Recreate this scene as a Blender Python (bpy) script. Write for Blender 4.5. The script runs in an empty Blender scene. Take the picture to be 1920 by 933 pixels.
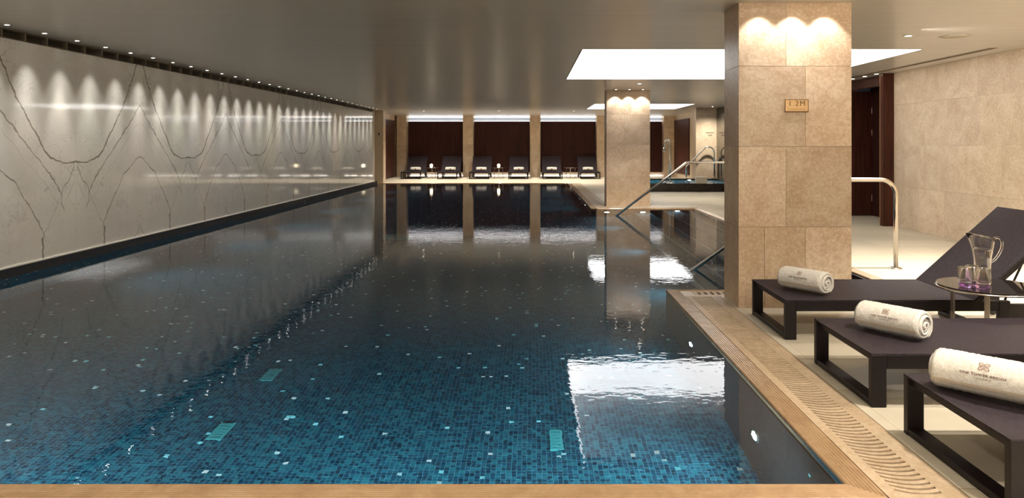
import bpy, bmesh, math, random
from mathutils import Vector, Matrix
R = math.radians
PI = math.pi
scene = bpy.context.scene
COL = scene.collection
random.seed(7)

# ------------------------------------------------------------------ camera
cam_d = bpy.data.cameras.new('camera'); cam = bpy.data.objects.new('camera', cam_d); COL.objects.link(cam)
cam.location = (0, 0, 1.4); cam.rotation_euler = (R(90), 0, 0)
cam_d.sensor_width = 36; cam_d.lens = 36 * 1385 / 1920
cam_d.shift_x = -37 / 1920; cam_d.shift_y = -196.5 / 1920
cam_d.clip_start = 0.05; cam_d.clip_end = 200
scene.camera = cam
# ------------------------------------------------------------------ world, exposure
w = bpy.data.worlds.new('world'); scene.world = w; w.use_nodes = True
w.node_tree.nodes['Background'].inputs[0].default_value = (0.5, 0.5, 0.55, 1)
w.node_tree.nodes['Background'].inputs[1].default_value = 0.02
scene.view_settings.view_transform = 'Standard'; scene.view_settings.look = 'None'
scene.view_settings.exposure = 0.0; scene.view_settings.gamma = 1.0
scene.view_settings.use_curve_mapping = False
cy = scene.cycles
cy.use_denoising = True
cy.max_bounces = 24; cy.diffuse_bounces = 4; cy.glossy_bounces = 16; cy.transmission_bounces = 24; cy.transparent_max_bounces = 8
cy.sample_clamp_indirect = 3.0; cy.sample_clamp_direct = 0
cy.caustics_reflective = False; cy.caustics_refractive = False
cy.use_light_tree = True

WARM = (1.0, 0.89, 0.74); NEUT = (1.0, 0.92, 0.80); COOL = (0.86, 0.95, 1.0)
CEIL = 2.61
# light levels, tuned against the photograph
P_WALL_SPOT = 75      # row of spots along the marble wall
P_DOWN = 620            # general downlights
P_PILLAR = 17           # spots grazing the pillars
E_COFFER = 4.8
E_NICHE = 5.0
P_POOL = 48; P_POOL_NEAR = 210
P_TUB = 90

def spot(name, loc, power, color, angle, blend=1.0, radius=0.03, direction=(0, 0, -1)):
    d = bpy.data.lights.new(name, 'SPOT'); d.energy = power; d.color = color
    d.spot_size = R(angle); d.spot_blend = blend; d.shadow_soft_size = radius
    o = bpy.data.objects.new(name, d); COL.objects.link(o); o.location = loc
    o.rotation_euler = Vector(direction).to_track_quat('-Z', 'Y').to_euler()
    return o
# unseen downlights added as general fill, over the sun deck and behind the camera
for (x, y, p) in [(2.3, 1.2, .45), (4.2, 1.2, .6), (2.5, 3.4, .5), (4.2, 3.9, .75), (4.9, 5.9, .8), (0.2, -1.0, 1.0), (-3, -1.0, 1), (3.2, -1.2, 1)]:
    spot('ceiling_fill_light', (x, y, CEIL - .03), P_DOWN * p, WARM, 120, 1.0, .05)
# added fill without fittings, aimed at the right wall, the marble wall and forward
for y in (1.2, 3.4, 5.6, 7.8, 10.0, 12.2): spot('right_wall_fill', (4.1, y, CEIL - .03), 68, WARM, 120, 1, .08, (1.0, 0, -.75))
for y in (-2.0, .8): spot('forward_fill', (1.5, y, CEIL - .03), 420, (1, .95, .87), 90, 1, .08, (-1.0, .75, -.30))
for x in (-3.2, -.6, 1.6, 3.6): spot('forward_fill', (x, -.4, CEIL - .03), 260, WARM, 100, 1, .08, (0.06, 1.0, -.55))
# added underwater fill without fittings: left wall, foot of the steps, near wall
for y in (9, 11.5, 14, 17, 20, 23): spot('pool_fill_light', (-5.5, y, -.4), 170, (.7, .93, 1), 110, 1.0, .08, (1, 0, -.08))
for y in (8.2, 11, 13.8): spot('pool_fill_light', (1.8, y, -1.0), 50, (.7, .93, 1), 140, 1.0, .08, (-1, 0, .05))
for x in (-4.6, -2.7, -0.8, 0.6):
    spot('pool_fill_light', (x, 3.12, -.45), P_POOL_NEAR, (.75, .95, 1), 165, 1.0, .08, (0, 1, -.25))

# ------------------------------------------------------------------ node helpers
def newmat(name):
    m = bpy.data.materials.new(name); m.use_nodes = True
    nt = m.node_tree; b = nt.nodes['Principled BSDF']
    return m, nt, b
class N:
    def __init__(s, nt): s.nt = nt
    def new(s, t, **kw):
        n = s.nt.nodes.new(t)
        for k, v in kw.items(): setattr(n, k, v)
        return n
    def link(s, a, b): s.nt.links.new(a, b)
    def setin(s, sock, v):
        if hasattr(v, 'is_linked') or hasattr(v, 'links'): s.link(v, sock)
        else: sock.default_value = v
    def math(s, op, a, b=None, c=None, clamp=False):
        n = s.new('ShaderNodeMath', operation=op); n.use_clamp = clamp
        s.setin(n.inputs[0], a)
        if b is not None: s.setin(n.inputs[1], b)
        if c is not None: s.setin(n.inputs[2], c)
        return n.outputs[0]
    def pos(s): return s.new('ShaderNodeNewGeometry').outputs['Position']
    def obj(s): return s.new('ShaderNodeTexCoord').outputs['Object']
    def sep(s, v):
        n = s.new('ShaderNodeSeparateXYZ'); s.link(v, n.inputs[0]); return n.outputs
    def comb(s, x, y, z):
        n = s.new('ShaderNodeCombineXYZ')
        for i, v in enumerate((x, y, z)): s.setin(n.inputs[i], v)
        return n.outputs[0]
    def vmath(s, op, a, b):
        n = s.new('ShaderNodeVectorMath', operation=op); s.setin(n.inputs[0], a); s.setin(n.inputs[1], b); return n.outputs[0]
    def noise(s, vec, scale, detail=3, rough=.5, dist=0):
        n = s.new('ShaderNodeTexNoise'); s.setin(n.inputs['Vector'], vec)
        n.inputs['Scale'].default_value = scale; n.inputs['Detail'].default_value = detail
        n.inputs['Roughness'].default_value = rough; n.inputs['Distortion'].default_value = dist
        return n.outputs['Fac']
    def ramp(s, f, stops):
        n = s.new('ShaderNodeValToRGB'); s.setin(n.inputs[0], f)
        e = n.color_ramp.elements
        while len(e) < len(stops): e.new(.5)
        for i, (p, c) in enumerate(stops):
            e[i].position = p; e[i].color = (*c, 1) if len(c) == 3 else c
        return n.outputs[0]
    def mix(s, f, a, b, mode='MIX'):
        n = s.new('ShaderNodeMix', data_type='RGBA', blend_type=mode)
        s.setin(n.inputs[0], f)
        s.setin(n.inputs[6], (*a, 1) if isinstance(a, tuple) and len(a) == 3 else a)
        s.setin(n.inputs[7], (*b, 1) if isinstance(b, tuple) and len(b) == 3 else b)
        return n.outputs[2]
    def bump(s, h, dist=.01, strength=1.0):
        n = s.new('ShaderNodeBump'); n.inputs['Strength'].default_value = strength
        n.inputs['Distance'].default_value = dist; s.link(h, n.inputs['Height']); return n.outputs[0]
    def maprange(s, v, a, b, c, d):
        n = s.new('ShaderNodeMapRange'); n.interpolation_type = 'SMOOTHSTEP'
        s.setin(n.inputs[0], v)
        for i, q in enumerate((a, b, c, d)): s.setin(n.inputs[i + 1], q)
        return n.outputs[0]

def plain(name, col, rough=.5, metal=0, spec=.5, noise_amt=0.0, nscale=40, bump=0, coat=0):
    m, nt, b = newmat(name); n = N(nt)
    b.inputs['Roughness'].default_value = rough; b.inputs['Metallic'].default_value = metal
    b.inputs['Specular IOR Level'].default_value = spec
    b.inputs['Coat Weight'].default_value = coat
    f = n.noise(n.obj(), nscale, 4)
    c0 = tuple(max(0, c * (1 - noise_amt)) for c in col); c1 = tuple(min(1, c * (1 + noise_amt)) for c in col)
    n.link(n.ramp(f, [(.3, c0), (.7, c1)]), b.inputs['Base Color'])
    if bump: n.link(n.bump(f, bump), b.inputs['Normal'])
    return m

def emit(name, col, strength):
    m, nt, b = newmat(name)
    b.inputs['Base Color'].default_value = (.8, .8, .8, 1)
    b.inputs['Emission Color'].default_value = (*col, 1); b.inputs['Emission Strength'].default_value = strength
    return m

def stone_tile(name, base, dark, light, rough=.35, spec=.5, var=.16):
    """limestone cladding: each tile (mesh island) gets its own tone, with clouds and pale crackle veins"""
    m, nt, b = newmat(name); n = N(nt)
    g = n.new('ShaderNodeNewGeometry'); isl = g.outputs['Random Per Island']
    off = n.new('ShaderNodeCombineXYZ'); k = n.math('MULTIPLY', isl, 37.0)
    for i in range(3): n.link(k, off.inputs[i])
    p = n.vmath('ADD', g.outputs['Position'], off.outputs[0])
    cl = n.noise(p, 3.0, 6, .6, .8); fine = n.noise(p, 38, 5, .7)
    col = n.ramp(cl, [(.3, dark), (.5, base), (.72, light)])
    v = n.math('ABSOLUTE', n.math('SUBTRACT', n.noise(p, 5.5, 5, .62, .9), .5))
    vein = n.maprange(v, 0.0, .014, 1.0, 0.0)
    col = n.mix(n.math('MULTIPLY', vein, .32), col, tuple(min(1, c * 1.25 + .06) for c in light))
    col = n.mix(n.math('MULTIPLY', n.maprange(fine, .48, .62, 0, 1), .45), col, light)
    col = n.mix(n.math('MULTIPLY', n.maprange(fine, .52, .40, 0, 1), .40), col, dark)
    tone = n.math('ADD', n.math('MULTIPLY', isl, var * 2), 1 - var)
    col = n.mix(1.0, col, n.comb(tone, tone, tone), 'MULTIPLY')
    n.link(col, b.inputs['Base Color'])
    b.inputs['Roughness'].default_value = rough; b.inputs['Specular IOR Level'].default_value = spec
    n.link(n.bump(fine, .0012), b.inputs['Normal'])
    return m

M = {}
M['stone'] = stone_tile('limestone', (.62, .465, .325), (.50, .35, .225), (.76, .63, .48), .38)
M['stone_pale'] = stone_tile('pale_limestone', (.66, .53, .385), (.55, .41, .28), (.78, .66, .52), .45, .4, .07)
M['grout'] = plain('grout', (.72, .62, .48), .8, 0, .2, .05)
M['dark_wood'] = None
def wood(name, a, b_, rough=.35, scale=1.0):
    m, nt, b = newmat(name); n = N(nt)
    x, y, z = n.sep(n.pos())
    p = n.comb(n.math('MULTIPLY', x, 30 * scale), n.math('MULTIPLY', y, 30 * scale), n.math('MULTIPLY', z, 1.4 * scale))
    f = n.noise(p, 1.0, 5, .6, .4)
    n.link(n.ramp(f, [(.3, a), (.7, b_)]), b.inputs['Base Color'])
    b.inputs['Roughness'].default_value = rough; b.inputs['Specular IOR Level'].default_value = .2
    n.link(n.bump(f, .001), b.inputs['Normal'])
    return m
M['wood'] = wood('dark_veneer', (.030, .008, .005), (.090, .028, .018), .5)
M['wood_dark'] = wood('niche_veneer', (.020, .0055, .0045), (.062, .018, .013), .6)
M['chrome'] = plain('polished_steel', (.84, .80, .74), .2, 1, .5, .03)
M['brushed'] = plain('brushed_steel', (.55, .5, .43), .3, 1, .5, .05)
M['black'] = plain('black_metal', (.010, .008, .010), .38, 0, .4, .1)
M['frame'] = plain('charcoal_powder_coat', (.009, .0065, .0075), .4, 0, .25, .12, 200)
M['hole'] = plain('dark_void', (.02, .014, .01), .9, 0, .1)
M['white_paint'] = plain('white_paint', (.75, .73, .68), .5, 0, .4, .02)
M['brass'] = plain('brushed_brass', (.62, .42, .22), .4, .6, .5, .08, 60)
M['brass_dark'] = plain('engraved_brass', (.16, .09, .035), .6, .2)
M['logo'] = plain('bronze_thread', (.09, .025, .014), .8, 0, .2, .15, 300)
M['logo_pale'] = plain('pale_bronze_thread', (.20, .08, .05), .8, 0, .2, .15, 300)

def sling():
    m, nt, b = newmat('sling_fabric'); n = N(nt)
    x, y, z = n.sep(n.obj())
    f = n.noise(n.comb(n.math('MULTIPLY', x, 260), n.math('MULTIPLY', y, 60), z), 1, 2)
    f2 = n.noise(n.comb(n.math('MULTIPLY', x, 60), n.math('MULTIPLY', y, 300), z), 1, 2)
    f3 = n.math('ADD', n.math('MULTIPLY', f, .5), n.math('MULTIPLY', f2, .5))
    n.link(n.ramp(f3, [(.35, (.014, .0105, .014)), (.65, (.044, .034, .042))]), b.inputs['Base Color'])
    b.inputs['Roughness'].default_value = .6; b.inputs['Specular IOR Level'].default_value = .12
    n.link(n.bump(f3, .0008), b.inputs['Normal'])
    return m
M['sling'] = sling()

def ceiling_mat():
    m, nt, b = newmat('satin_ceiling'); n = N(nt)
    x, y, z = n.sep(n.pos())
    st = n.noise(n.comb(n.math('MULTIPLY', x, .25), n.math('MULTIPLY', y, 9), 0.0), 1, 4, .6)
    n.link(n.ramp(st, [(.3, (.78, .775, .76)), (.7, (.84, .835, .82))]), b.inputs['Base Color'])
    b.inputs['Roughness'].default_value = .24; b.inputs['Specular IOR Level'].default_value = .5
    n.link(n.bump(st, .0015), b.inputs['Normal'])
    return m
M['ceiling'] = ceiling_mat()

def deck_mat():
    m, nt, b = newmat('travertine_deck'); n = N(nt)
    p = n.pos(); x, y, z = n.sep(p)
    br = n.new('ShaderNodeTexBrick'); br.offset = .5; n.link(p, br.inputs['Vector'])
    br.inputs['Scale'].default_value = 1.0; br.inputs['Brick Width'].default_value = 1.2; br.inputs['Row Height'].default_value = .6
    br.inputs['Mortar Size'].default_value = .003; br.inputs['Mortar Smooth'].default_value = .1; br.inputs['Bias'].default_value = 0
    br.inputs['Color1'].default_value = (.52, .47, .375, 1); br.inputs['Color2'].default_value = (.62, .575, .475, 1)
    br.inputs['Mortar'].default_value = (.30, .24, .16, 1)
    st = n.noise(n.comb(n.math('MULTIPLY', x, 1.3), n.math('MULTIPLY', y, 16), 0.0), 1, 6, .65, .5)
    cl = n.noise(p, 1.7, 4)
    c = n.mix(n.maprange(st, .45, .75, 0, .35), br.outputs['Color'], (.52, .40, .26))
    c = n.mix(n.maprange(cl, .4, .8, 0, .3), c, (.66, .61, .50))
    n.link(c, b.inputs['Base Color'])
    b.inputs['Roughness'].default_value = .42; b.inputs['Specular IOR Level'].default_value = .45
    n.link(n.bump(st, .0006), b.inputs['Normal'])
    return m
M['deck'] = deck_mat()

def coping_mat():
    m, nt, b = newmat('ridged_coping'); n = N(nt)
    f = n.noise(n.pos(), 6, 6, .65, 1.0); g = n.noise(n.pos(), 60, 3)
    c = n.ramp(f, [(.3, (.28, .17, .09)), (.55, (.38, .25, .14)), (.75, (.47, .33, .21))])
    n.link(n.mix(n.math('MULTIPLY', g, .3), c, (.52, .37, .22)), b.inputs['Base Color'])
    b.inputs['Roughness'].default_value = .2; b.inputs['Specular IOR Level'].default_value = .6
    n.link(n.bump(g, .0008), b.inputs['Normal'])
    return m
M['coping'] = coping_mat()
M['grate'] = stone_tile('grate_stone', (.43, .325, .22), (.36, .26, .165), (.50, .40, .285), .5, .35, .05)

def marble():
    m, nt, b = newmat('bookmatched_marble'); n = N(nt)
    p = n.pos(); x, y, z = n.sep(p)
    HALF = 1.465
    u = n.math('PINGPONG', n.math('SUBTRACT', y, 8.958 - 2 * HALF * 6), HALF)
    q = n.comb(u, z, 0.0)
    wob = n.math('MULTIPLY', n.math('SUBTRACT', n.noise(q, 7, 4, .6), .5), .10)
    wobz = n.math('MULTIPLY', n.math('SUBTRACT', n.noise(n.comb(z, u, 4.0), 4, 2, .5), .5), .08)
    wob2 = n.math('MULTIPLY', n.math('SUBTRACT', n.noise(q, 2.3, 3, .6), .5), .10)
    uu = n.math('ADD', u, wob); zz = n.math('ADD', z, n.math('ADD', wobz, wob2))
    def px(pts):      # points read off the photograph's first slab pair as (height, distance from the mirror line)
        return sorted(pts)
    def curve(pts, uin, dom):
        n_ = n.new('ShaderNodeFloatCurve'); c = n_.mapping.curves[0]
        n_.mapping.clip_max_y = 3; n_.mapping.clip_min_y = -1
        pts = sorted(pts)
        while len(c.points) < len(pts): c.points.new(.5, .5)
        for i, (a, h) in enumerate(pts):
            c.points[i].location = (a / dom, h / 3.0); c.points[i].handle_type = 'AUTO'
        n_.mapping.update()
        n.setin(n_.inputs['Value'], n.math('DIVIDE', uin, dom))
        return n.math('MULTIPLY', n_.outputs[0], 3.0)
    def vein(pts, width, strength, rng_=None, swap=False):
        a, b_, dom, raw = (zz, uu, 2.7, z) if swap else (uu, zz, HALF, u)
        f0 = curve(pts, a, dom); f1 = curve(pts, n.math('ADD', a, .02), dom)
        sl = n.math('DIVIDE', n.math('SUBTRACT', f1, f0), .02)
        d = n.math('ABSOLUTE', n.math('SUBTRACT', b_, f0))
        d = n.math('DIVIDE', d, n.math('SQRT', n.math('ADD', n.math('MULTIPLY', sl, sl), 1.0)))
        wv = n.math('MULTIPLY', n.math('ADD', n.noise(q, 3.1, 2), .15), width * 1.6)
        v = n.math('MULTIPLY', n.maprange(n.math('DIVIDE', d, wv), .25, 1.0, 1, 0), strength)
        if rng_:
            v = n.math('MULTIPLY', v, n.maprange(raw, rng_[0] - .03, rng_[0] + .03, 0, 1))
            v = n.math('MULTIPLY', v, n.maprange(raw, rng_[1] - .03, rng_[1] + .03, 1, 0))
        return v
    V = [vein([(0, 1.18), (.28, 1.19), (.5, 1.27), (.72, 1.52), (1.0, 1.86), (1.2, 2.18), (1.34, 2.42), (1.465, 2.64)], .014, .85),
         vein([(0, .60), (.2, .72), (.30, .84), (.47, 1.05), (.8, 1.33), (1.12, 1.60), (1.3, 1.79), (1.465, 1.98)], .011, .75, (.27, 1.6)),
         vein([(0, .1), (.5, .2), (.56, .33), (.75, .62), (.98, .90), (1.25, 1.12), (1.465, 1.22)], .010, .7, (.55, 1.6)),
         vein([(0, .9), (.28, .80), (.45, .55), (.60, .34), (.8, .1), (1.465, -.5)], .005, .6, (.26, .62)),
         vein([(0, .75), (.3, .70), (.6, 1.0), (.9, 1.22), (1.2, 1.50), (1.465, 1.72)], .004, .4, (.3, 1.6)),
         vein([(0, 1.5), (.3, 1.42), (.7, 1.40), (1.0, 1.72), (1.465, 2.0)], .003, .35, (.35, .95)),
         vein([(0, 2.1), (.5, 1.55), (1.0, 1.0), (1.465, .3)], .003, .3, (.5, 1.3)),
         vein([(0, .62), (-.0, .62), (.15, .60), (.30, .60), (.36, .57), (2.7, .5)], .022, .8, (-.1, .35), True),
         vein([(0, .5), (.6, .22), (.72, .27), (.86, .24), (.97, .12), (1.08, .07), (1.18, .03), (2.7, 0)], .009, .7, (.62, 1.2), True),
         vein([(0, .3), (.7, .20), (.85, .10), (1.0, .03), (1.1, .14), (1.16, .05), (2.7, 0)], .005, .5, (.75, 1.17), True),
         vein([(0, 1.4), (2.0, 1.2), (2.3, 1.36), (2.5, 1.28), (2.6, 1.42), (2.7, 1.45)], .004, .45, (2.2, 2.7), True),
         vein([(0, -.3), (.9, .0), (1.2, .08), (1.35, .12), (1.465, .24)], .008, .6, (1.1, 1.6))]
    tot = V[0]
    for v in V[1:]: tot = n.math('MAXIMUM', tot, v)
    fv = n.math('ABSOLUTE', n.math('SUBTRACT', n.noise(q, 1.6, 5, .65, 2.2), .5))
    fine = n.math('MULTIPLY', n.maprange(fv, 0, .008, .5, 0), n.maprange(n.noise(q, 1.1, 2), .40, .6, 0, 1))
    sm = n.noise(n.comb(n.math('MULTIPLY', u, 18), n.math('MULTIPLY', z, 11), 0.0), 1, 4, .7, 1.5)
    specks = n.maprange(sm, .62, .72, 0, .45)
    tot = n.math('MAXIMUM', tot, n.math('MAXIMUM', fine, specks))
    cl = n.noise(q, 2.0, 5, .6)
    base = n.ramp(cl, [(.3, (.69, .66, .60)), (.7, (.77, .74, .68))])
    col = n.mix(tot, base, (.15, .125, .105))
    # slab joints
    j = n.math('ABSOLUTE', n.math('SUBTRACT', u, HALF / 2)); jj = n.maprange(n.math('SUBTRACT', HALF / 2, j), 0, .003, .35, 0)
    col = n.mix(jj, col, (.25, .22, .2))
    n.link(col, b.inputs['Base Color'])
    b.inputs['Roughness'].default_value = .05; b.inputs['Specular IOR Level'].default_value = .5
    return m
M['marble'] = marble()

def mosaic(name, T=.03, dark=(.003, .014, .028), mid=(.006, .038, .068), teal=(.014, .10, .13), grout=(.055, .20, .25), speck=.008, rough=.4, vertical=False):
    m, nt, b = newmat(name); n = N(nt)
    x, y, z = n.sep(n.pos())
    xs = [n.math('DIVIDE', a, T) for a in (x, y, z)]
    fl = [n.math('FLOOR', a) for a in xs]; fr = [n.math('FRACT', a) for a in xs]
    wn = n.new('ShaderNodeTexWhiteNoise', noise_dimensions='3D'); n.link(n.comb(*fl), wn.inputs[0])
    r = wn.outputs['Value']
    big = n.noise(n.comb(*fl), .05, 3)
    col = n.ramp(n.math('ADD', n.math('MULTIPLY', r, .7), n.math('MULTIPLY', big, .3)), [(.15, dark), (.5, mid), (.85, teal)])
    wn2 = n.new('ShaderNodeTexWhiteNoise', noise_dimensions='3D')
    n.link(n.vmath('ADD', n.comb(*fl), (31.7, 11.3, 5.1)), wn2.inputs[0])
    sp = n.math('LESS_THAN', wn2.outputs['Value'], speck)
    sc = n.ramp(r, [(.2, (.25, .75, .8)), (.7, (.95, .98, .95))])
    col = n.mix(sp, col, sc)
    g = None
    for a in fr:   # a groove wherever a tile edge crosses the surface
        e = n.math('ABSOLUTE', n.math('SUBTRACT', a, .5)); e = n.math('GREATER_THAN', e, .455)
        g = [e] if g is None else g + [e]
    nrm = n.sep(n.new('ShaderNodeNewGeometry').outputs['Normal'])
    tot = None
    for e, k in zip(g, nrm):
        v = n.math('MULTIPLY', e, n.math('LESS_THAN', n.math('ABSOLUTE', k), .5))
        tot = v if tot is None else n.math('MAXIMUM', tot, v)
    col = n.mix(n.math('MULTIPLY', tot, .8), col, grout)
    n.link(col, b.inputs['Base Color'])
    b.inputs['Roughness'].default_value = rough
    return m
M['mosaic'] = mosaic('pool_mosaic')
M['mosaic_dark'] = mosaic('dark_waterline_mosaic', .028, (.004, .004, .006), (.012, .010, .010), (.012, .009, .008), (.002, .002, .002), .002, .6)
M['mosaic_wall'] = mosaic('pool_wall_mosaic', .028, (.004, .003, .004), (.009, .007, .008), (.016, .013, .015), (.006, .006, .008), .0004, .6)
M['tub_tile'] = mosaic('tub_mosaic', .03, (.02, .13, .2), (.05, .26, .34), (.1, .45, .5), (.08, .3, .36), .01)

def water(name, amp, tint):
    m, nt, b = newmat(name); n = N(nt)
    nt.nodes.remove(b)
    p = n.pos(); x, y, z = n.sep(p)
    a = n.noise(n.comb(n.math('MULTIPLY', x, .8), n.math('MULTIPLY', y, 1.3), 0.0), 5.5, 2.5, .55, .4)
    c = n.noise(p, 1.1, 2, .5)
    e = n.noise(n.comb(n.math('MULTIPLY', x, .9), n.math('MULTIPLY', y, 1.2), 3.0), 15, 2, .5)
    h = n.math('ADD', n.math('ADD', n.math('MULTIPLY', a, .8), n.math('MULTIPLY', c, 1.2)), n.math('MULTIPLY', e, .42))
    bp = n.bump(h, amp)
    gl = n.new('ShaderNodeBsdfGlossy'); gl.inputs['Roughness'].default_value = .0; gl.inputs['Color'].default_value = (.86, .87, .9, 1)
    rf = n.new('ShaderNodeBsdfRefraction'); rf.inputs['IOR'].default_value = 1.33; rf.inputs['Roughness'].default_value = 0
    rf.inputs['Color'].default_value = (*tint, 1)
    fr = n.new('ShaderNodeFresnel'); fr.inputs['IOR'].default_value = 1.33
    for q in (gl, rf, fr): n.link(bp, q.inputs['Normal'])
    mx = n.new('ShaderNodeMixShader'); n.link(fr.outputs[0], mx.inputs[0]); n.link(rf.outputs[0], mx.inputs[1]); n.link(gl.outputs[0], mx.inputs[2])
    n.link(mx.outputs[0], nt.nodes['Material Output'].inputs['Surface'])
    return m
M['water'] = water('pool_water', .0010, (.86, .96, 1.0))
M['tub_water'] = water('tub_water', .0012, (.85, .97, 1.0))

def glass(name, col=(1, 1, 1), ior=1.45):
    m, nt, b = newmat(name)
    b.inputs['Base Color'].default_value = (*col, 1); b.inputs['Transmission Weight'].default_value = 1
    b.inputs['Roughness'].default_value = .0; b.inputs['IOR'].default_value = ior
    return m
M['glass'] = glass('clear_glass'); M['purple_glass'] = glass('purple_glass', (.62, .42, .85)); M['drink'] = glass('drinking_water', (1, 1, 1), 1.33)
M['smoked'] = plain('smoked_black_glass', (.012, .009, .008), .04, 0, .9)
M['mirror'] = plain('tinted_mirror', (.17, .16, .14), .03, .95, .5)

def terry():
    m, nt, b = newmat('white_terry'); n = N(nt)
    f = n.noise(n.obj(), 260, 3, .7); g = n.noise(n.obj(), 70, 3, .6)
    h = n.math('ADD', f, g)
    n.link(n.ramp(g, [(.3, (.64, .61, .56)), (.7, (.80, .78, .73))]), b.inputs['Base Color'])
    b.inputs['Roughness'].default_value = .95; b.inputs['Specular IOR Level'].default_value = .1
    b.inputs['Sheen Weight'].default_value = .3
    n.link(n.bump(h, .004), b.inputs['Normal'])
    return m
M['terry'] = terry()
M['band'] = plain('woven_towel_band', (.58, .50, .40), .9, 0, .1, .08, 120)

# ------------------------------------------------------------------ mesh helpers
def smooth(me, ang=None):
    for p in me.polygons: p.use_smooth = True
def obj(name, bm, mat, parent=None, smoothed=False, recalc=True):
    if recalc: bmesh.ops.recalc_face_normals(bm, faces=bm.faces[:])
    me = bpy.data.meshes.new(name); bm.to_mesh(me); bm.free()
    me.materials.append(mat)
    if smoothed: smooth(me)
    o = bpy.data.objects.new(name, me); COL.objects.link(o)
    if parent: o.parent = parent
    return o
def tag(o, label=None, cat=None, group=None, kind=None):
    if label: o['label'] = label
    if cat: o['category'] = cat
    if group: o['group'] = group
    if kind: o['kind'] = kind
    return o
def empty(name, loc, rz=0):
    o = bpy.data.objects.new(name, None); COL.objects.link(o); o.location = loc; o.rotation_euler = (0, 0, rz); o.empty_display_size = .1
    return o
def kids(o): return [c for c in bpy.data.objects if c.parent == o]
def copy_tree(o, parent=None):
    c = o.copy(); COL.objects.link(c)
    if parent: c.parent = parent; 
    for ch in kids(o): copy_tree(ch, c)
    return c
def BM(): return bmesh.new()
def box(bm, x0, x1, y0, y1, z0, z1, bev=0, seg=2, mat4=None):
    vs = [Vector((x, y, z)) for x in (x0, x1) for y in (y0, y1) for z in (z0, z1)]
    if mat4 is not None: vs = [mat4 @ v for v in vs]
    v = [bm.verts.new(c) for c in vs]
    f = [bm.faces.new([v[i] for i in q]) for q in ((0, 1, 3, 2), (4, 6, 7, 5), (0, 4, 5, 1), (2, 3, 7, 6), (0, 2, 6, 4), (1, 5, 7, 3))]
    if bev:
        ed = list({e for q in f for e in q.edges})
        bmesh.ops.bevel(bm, geom=ed, offset=bev, segments=seg, affect='EDGES', profile=.5)
    return bm
def quad(bm, *pts): return bm.faces.new([bm.verts.new(p) for p in pts])
def tube(bm, pts, r, n=14, cap=True):
    pts = [Vector(p) for p in pts]; rings = []
    rr = r if isinstance(r, (list, tuple)) else [r] * len(pts)
    t = (pts[1] - pts[0]).normalized(); up = Vector((0, 0, 1)) if abs(t.z) < .9 else Vector((0, 1, 0))
    nrm = t.cross(up).normalized()
    for i, p in enumerate(pts):
        if i == 0: t2 = pts[1] - pts[0]
        elif i == len(pts) - 1: t2 = pts[-1] - pts[-2]
        else: t2 = (pts[i + 1] - p).normalized() + (p - pts[i - 1]).normalized()
        t2.normalize(); nrm = (nrm - t2 * nrm.dot(t2)).normalized(); bn = t2.cross(nrm)
        rings.append([bm.verts.new(p + (nrm * math.cos(a) + bn * math.sin(a)) * rr[i]) for a in [2 * PI * k / n for k in range(n)]])
    for a, b in zip(rings, rings[1:]):
        for k in range(n): bm.faces.new((a[k], a[(k + 1) % n], b[(k + 1) % n], b[k]))
    if cap: bm.faces.new(rings[0][::-1]); bm.faces.new(rings[-1])
def lathe(bm, prof, n=32, c=(0, 0, 0), close=False, fn=None):
    rings = []
    for r, z in prof:
        ring = []
        for k in range(n):
            a = 2 * PI * k / n; p = Vector((r * math.cos(a), r * math.sin(a), z))
            if fn: p = fn(p, a)
            ring.append(bm.verts.new(p + Vector(c)))
        rings.append(ring)
    pairs = list(zip(rings, rings[1:]))
    if close: pairs.append((rings[-1], rings[0]))
    for a, b in pairs:
        for k in range(n): bm.faces.new((a[k], a[(k + 1) % n], b[(k + 1) % n], b[k]))
    if not close:
        bm.faces.new(rings[0][::-1]); bm.faces.new(rings[-1])
def fillet(p0, p1, p2, r, n=8):
    """round the corner p1 of a path"""
    p0, p1, p2 = map(Vector, (p0, p1, p2)); a = (p0 - p1).normalized(); b = (p2 - p1).normalized()
    ang = a.angle(b); d = r / math.tan(ang / 2); A = p1 + a * d; B = p1 + b * d
    c = p1 + (a + b).normalized() * (r / math.sin(ang / 2))
    va, vb = A - c, B - c; tot = va.angle(vb); ax = va.cross(vb).normalized()
    return [c + Matrix.Rotation(tot * k / n, 3, ax) @ va for k in range(n + 1)]
def text_bm(s, size, extrude, spacing=1.0):
    cu = bpy.data.curves.new('t', 'FONT'); cu.body = s; cu.size = size; cu.extrude = extrude; cu.align_x = 'CENTER'; cu.align_y = 'CENTER'
    cu.space_character = spacing; cu.resolution_u = 3
    o = bpy.data.objects.new('t', cu); me = bpy.data.meshes.new_from_object(o)
    bm = BM(); bm.from_mesh(me); bpy.data.objects.remove(o); bpy.data.curves.remove(cu); bpy.data.meshes.remove(me)
    return bm
def xf(bm, fn):
    for v in bm.verts: v.co = fn(v.co)

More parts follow.
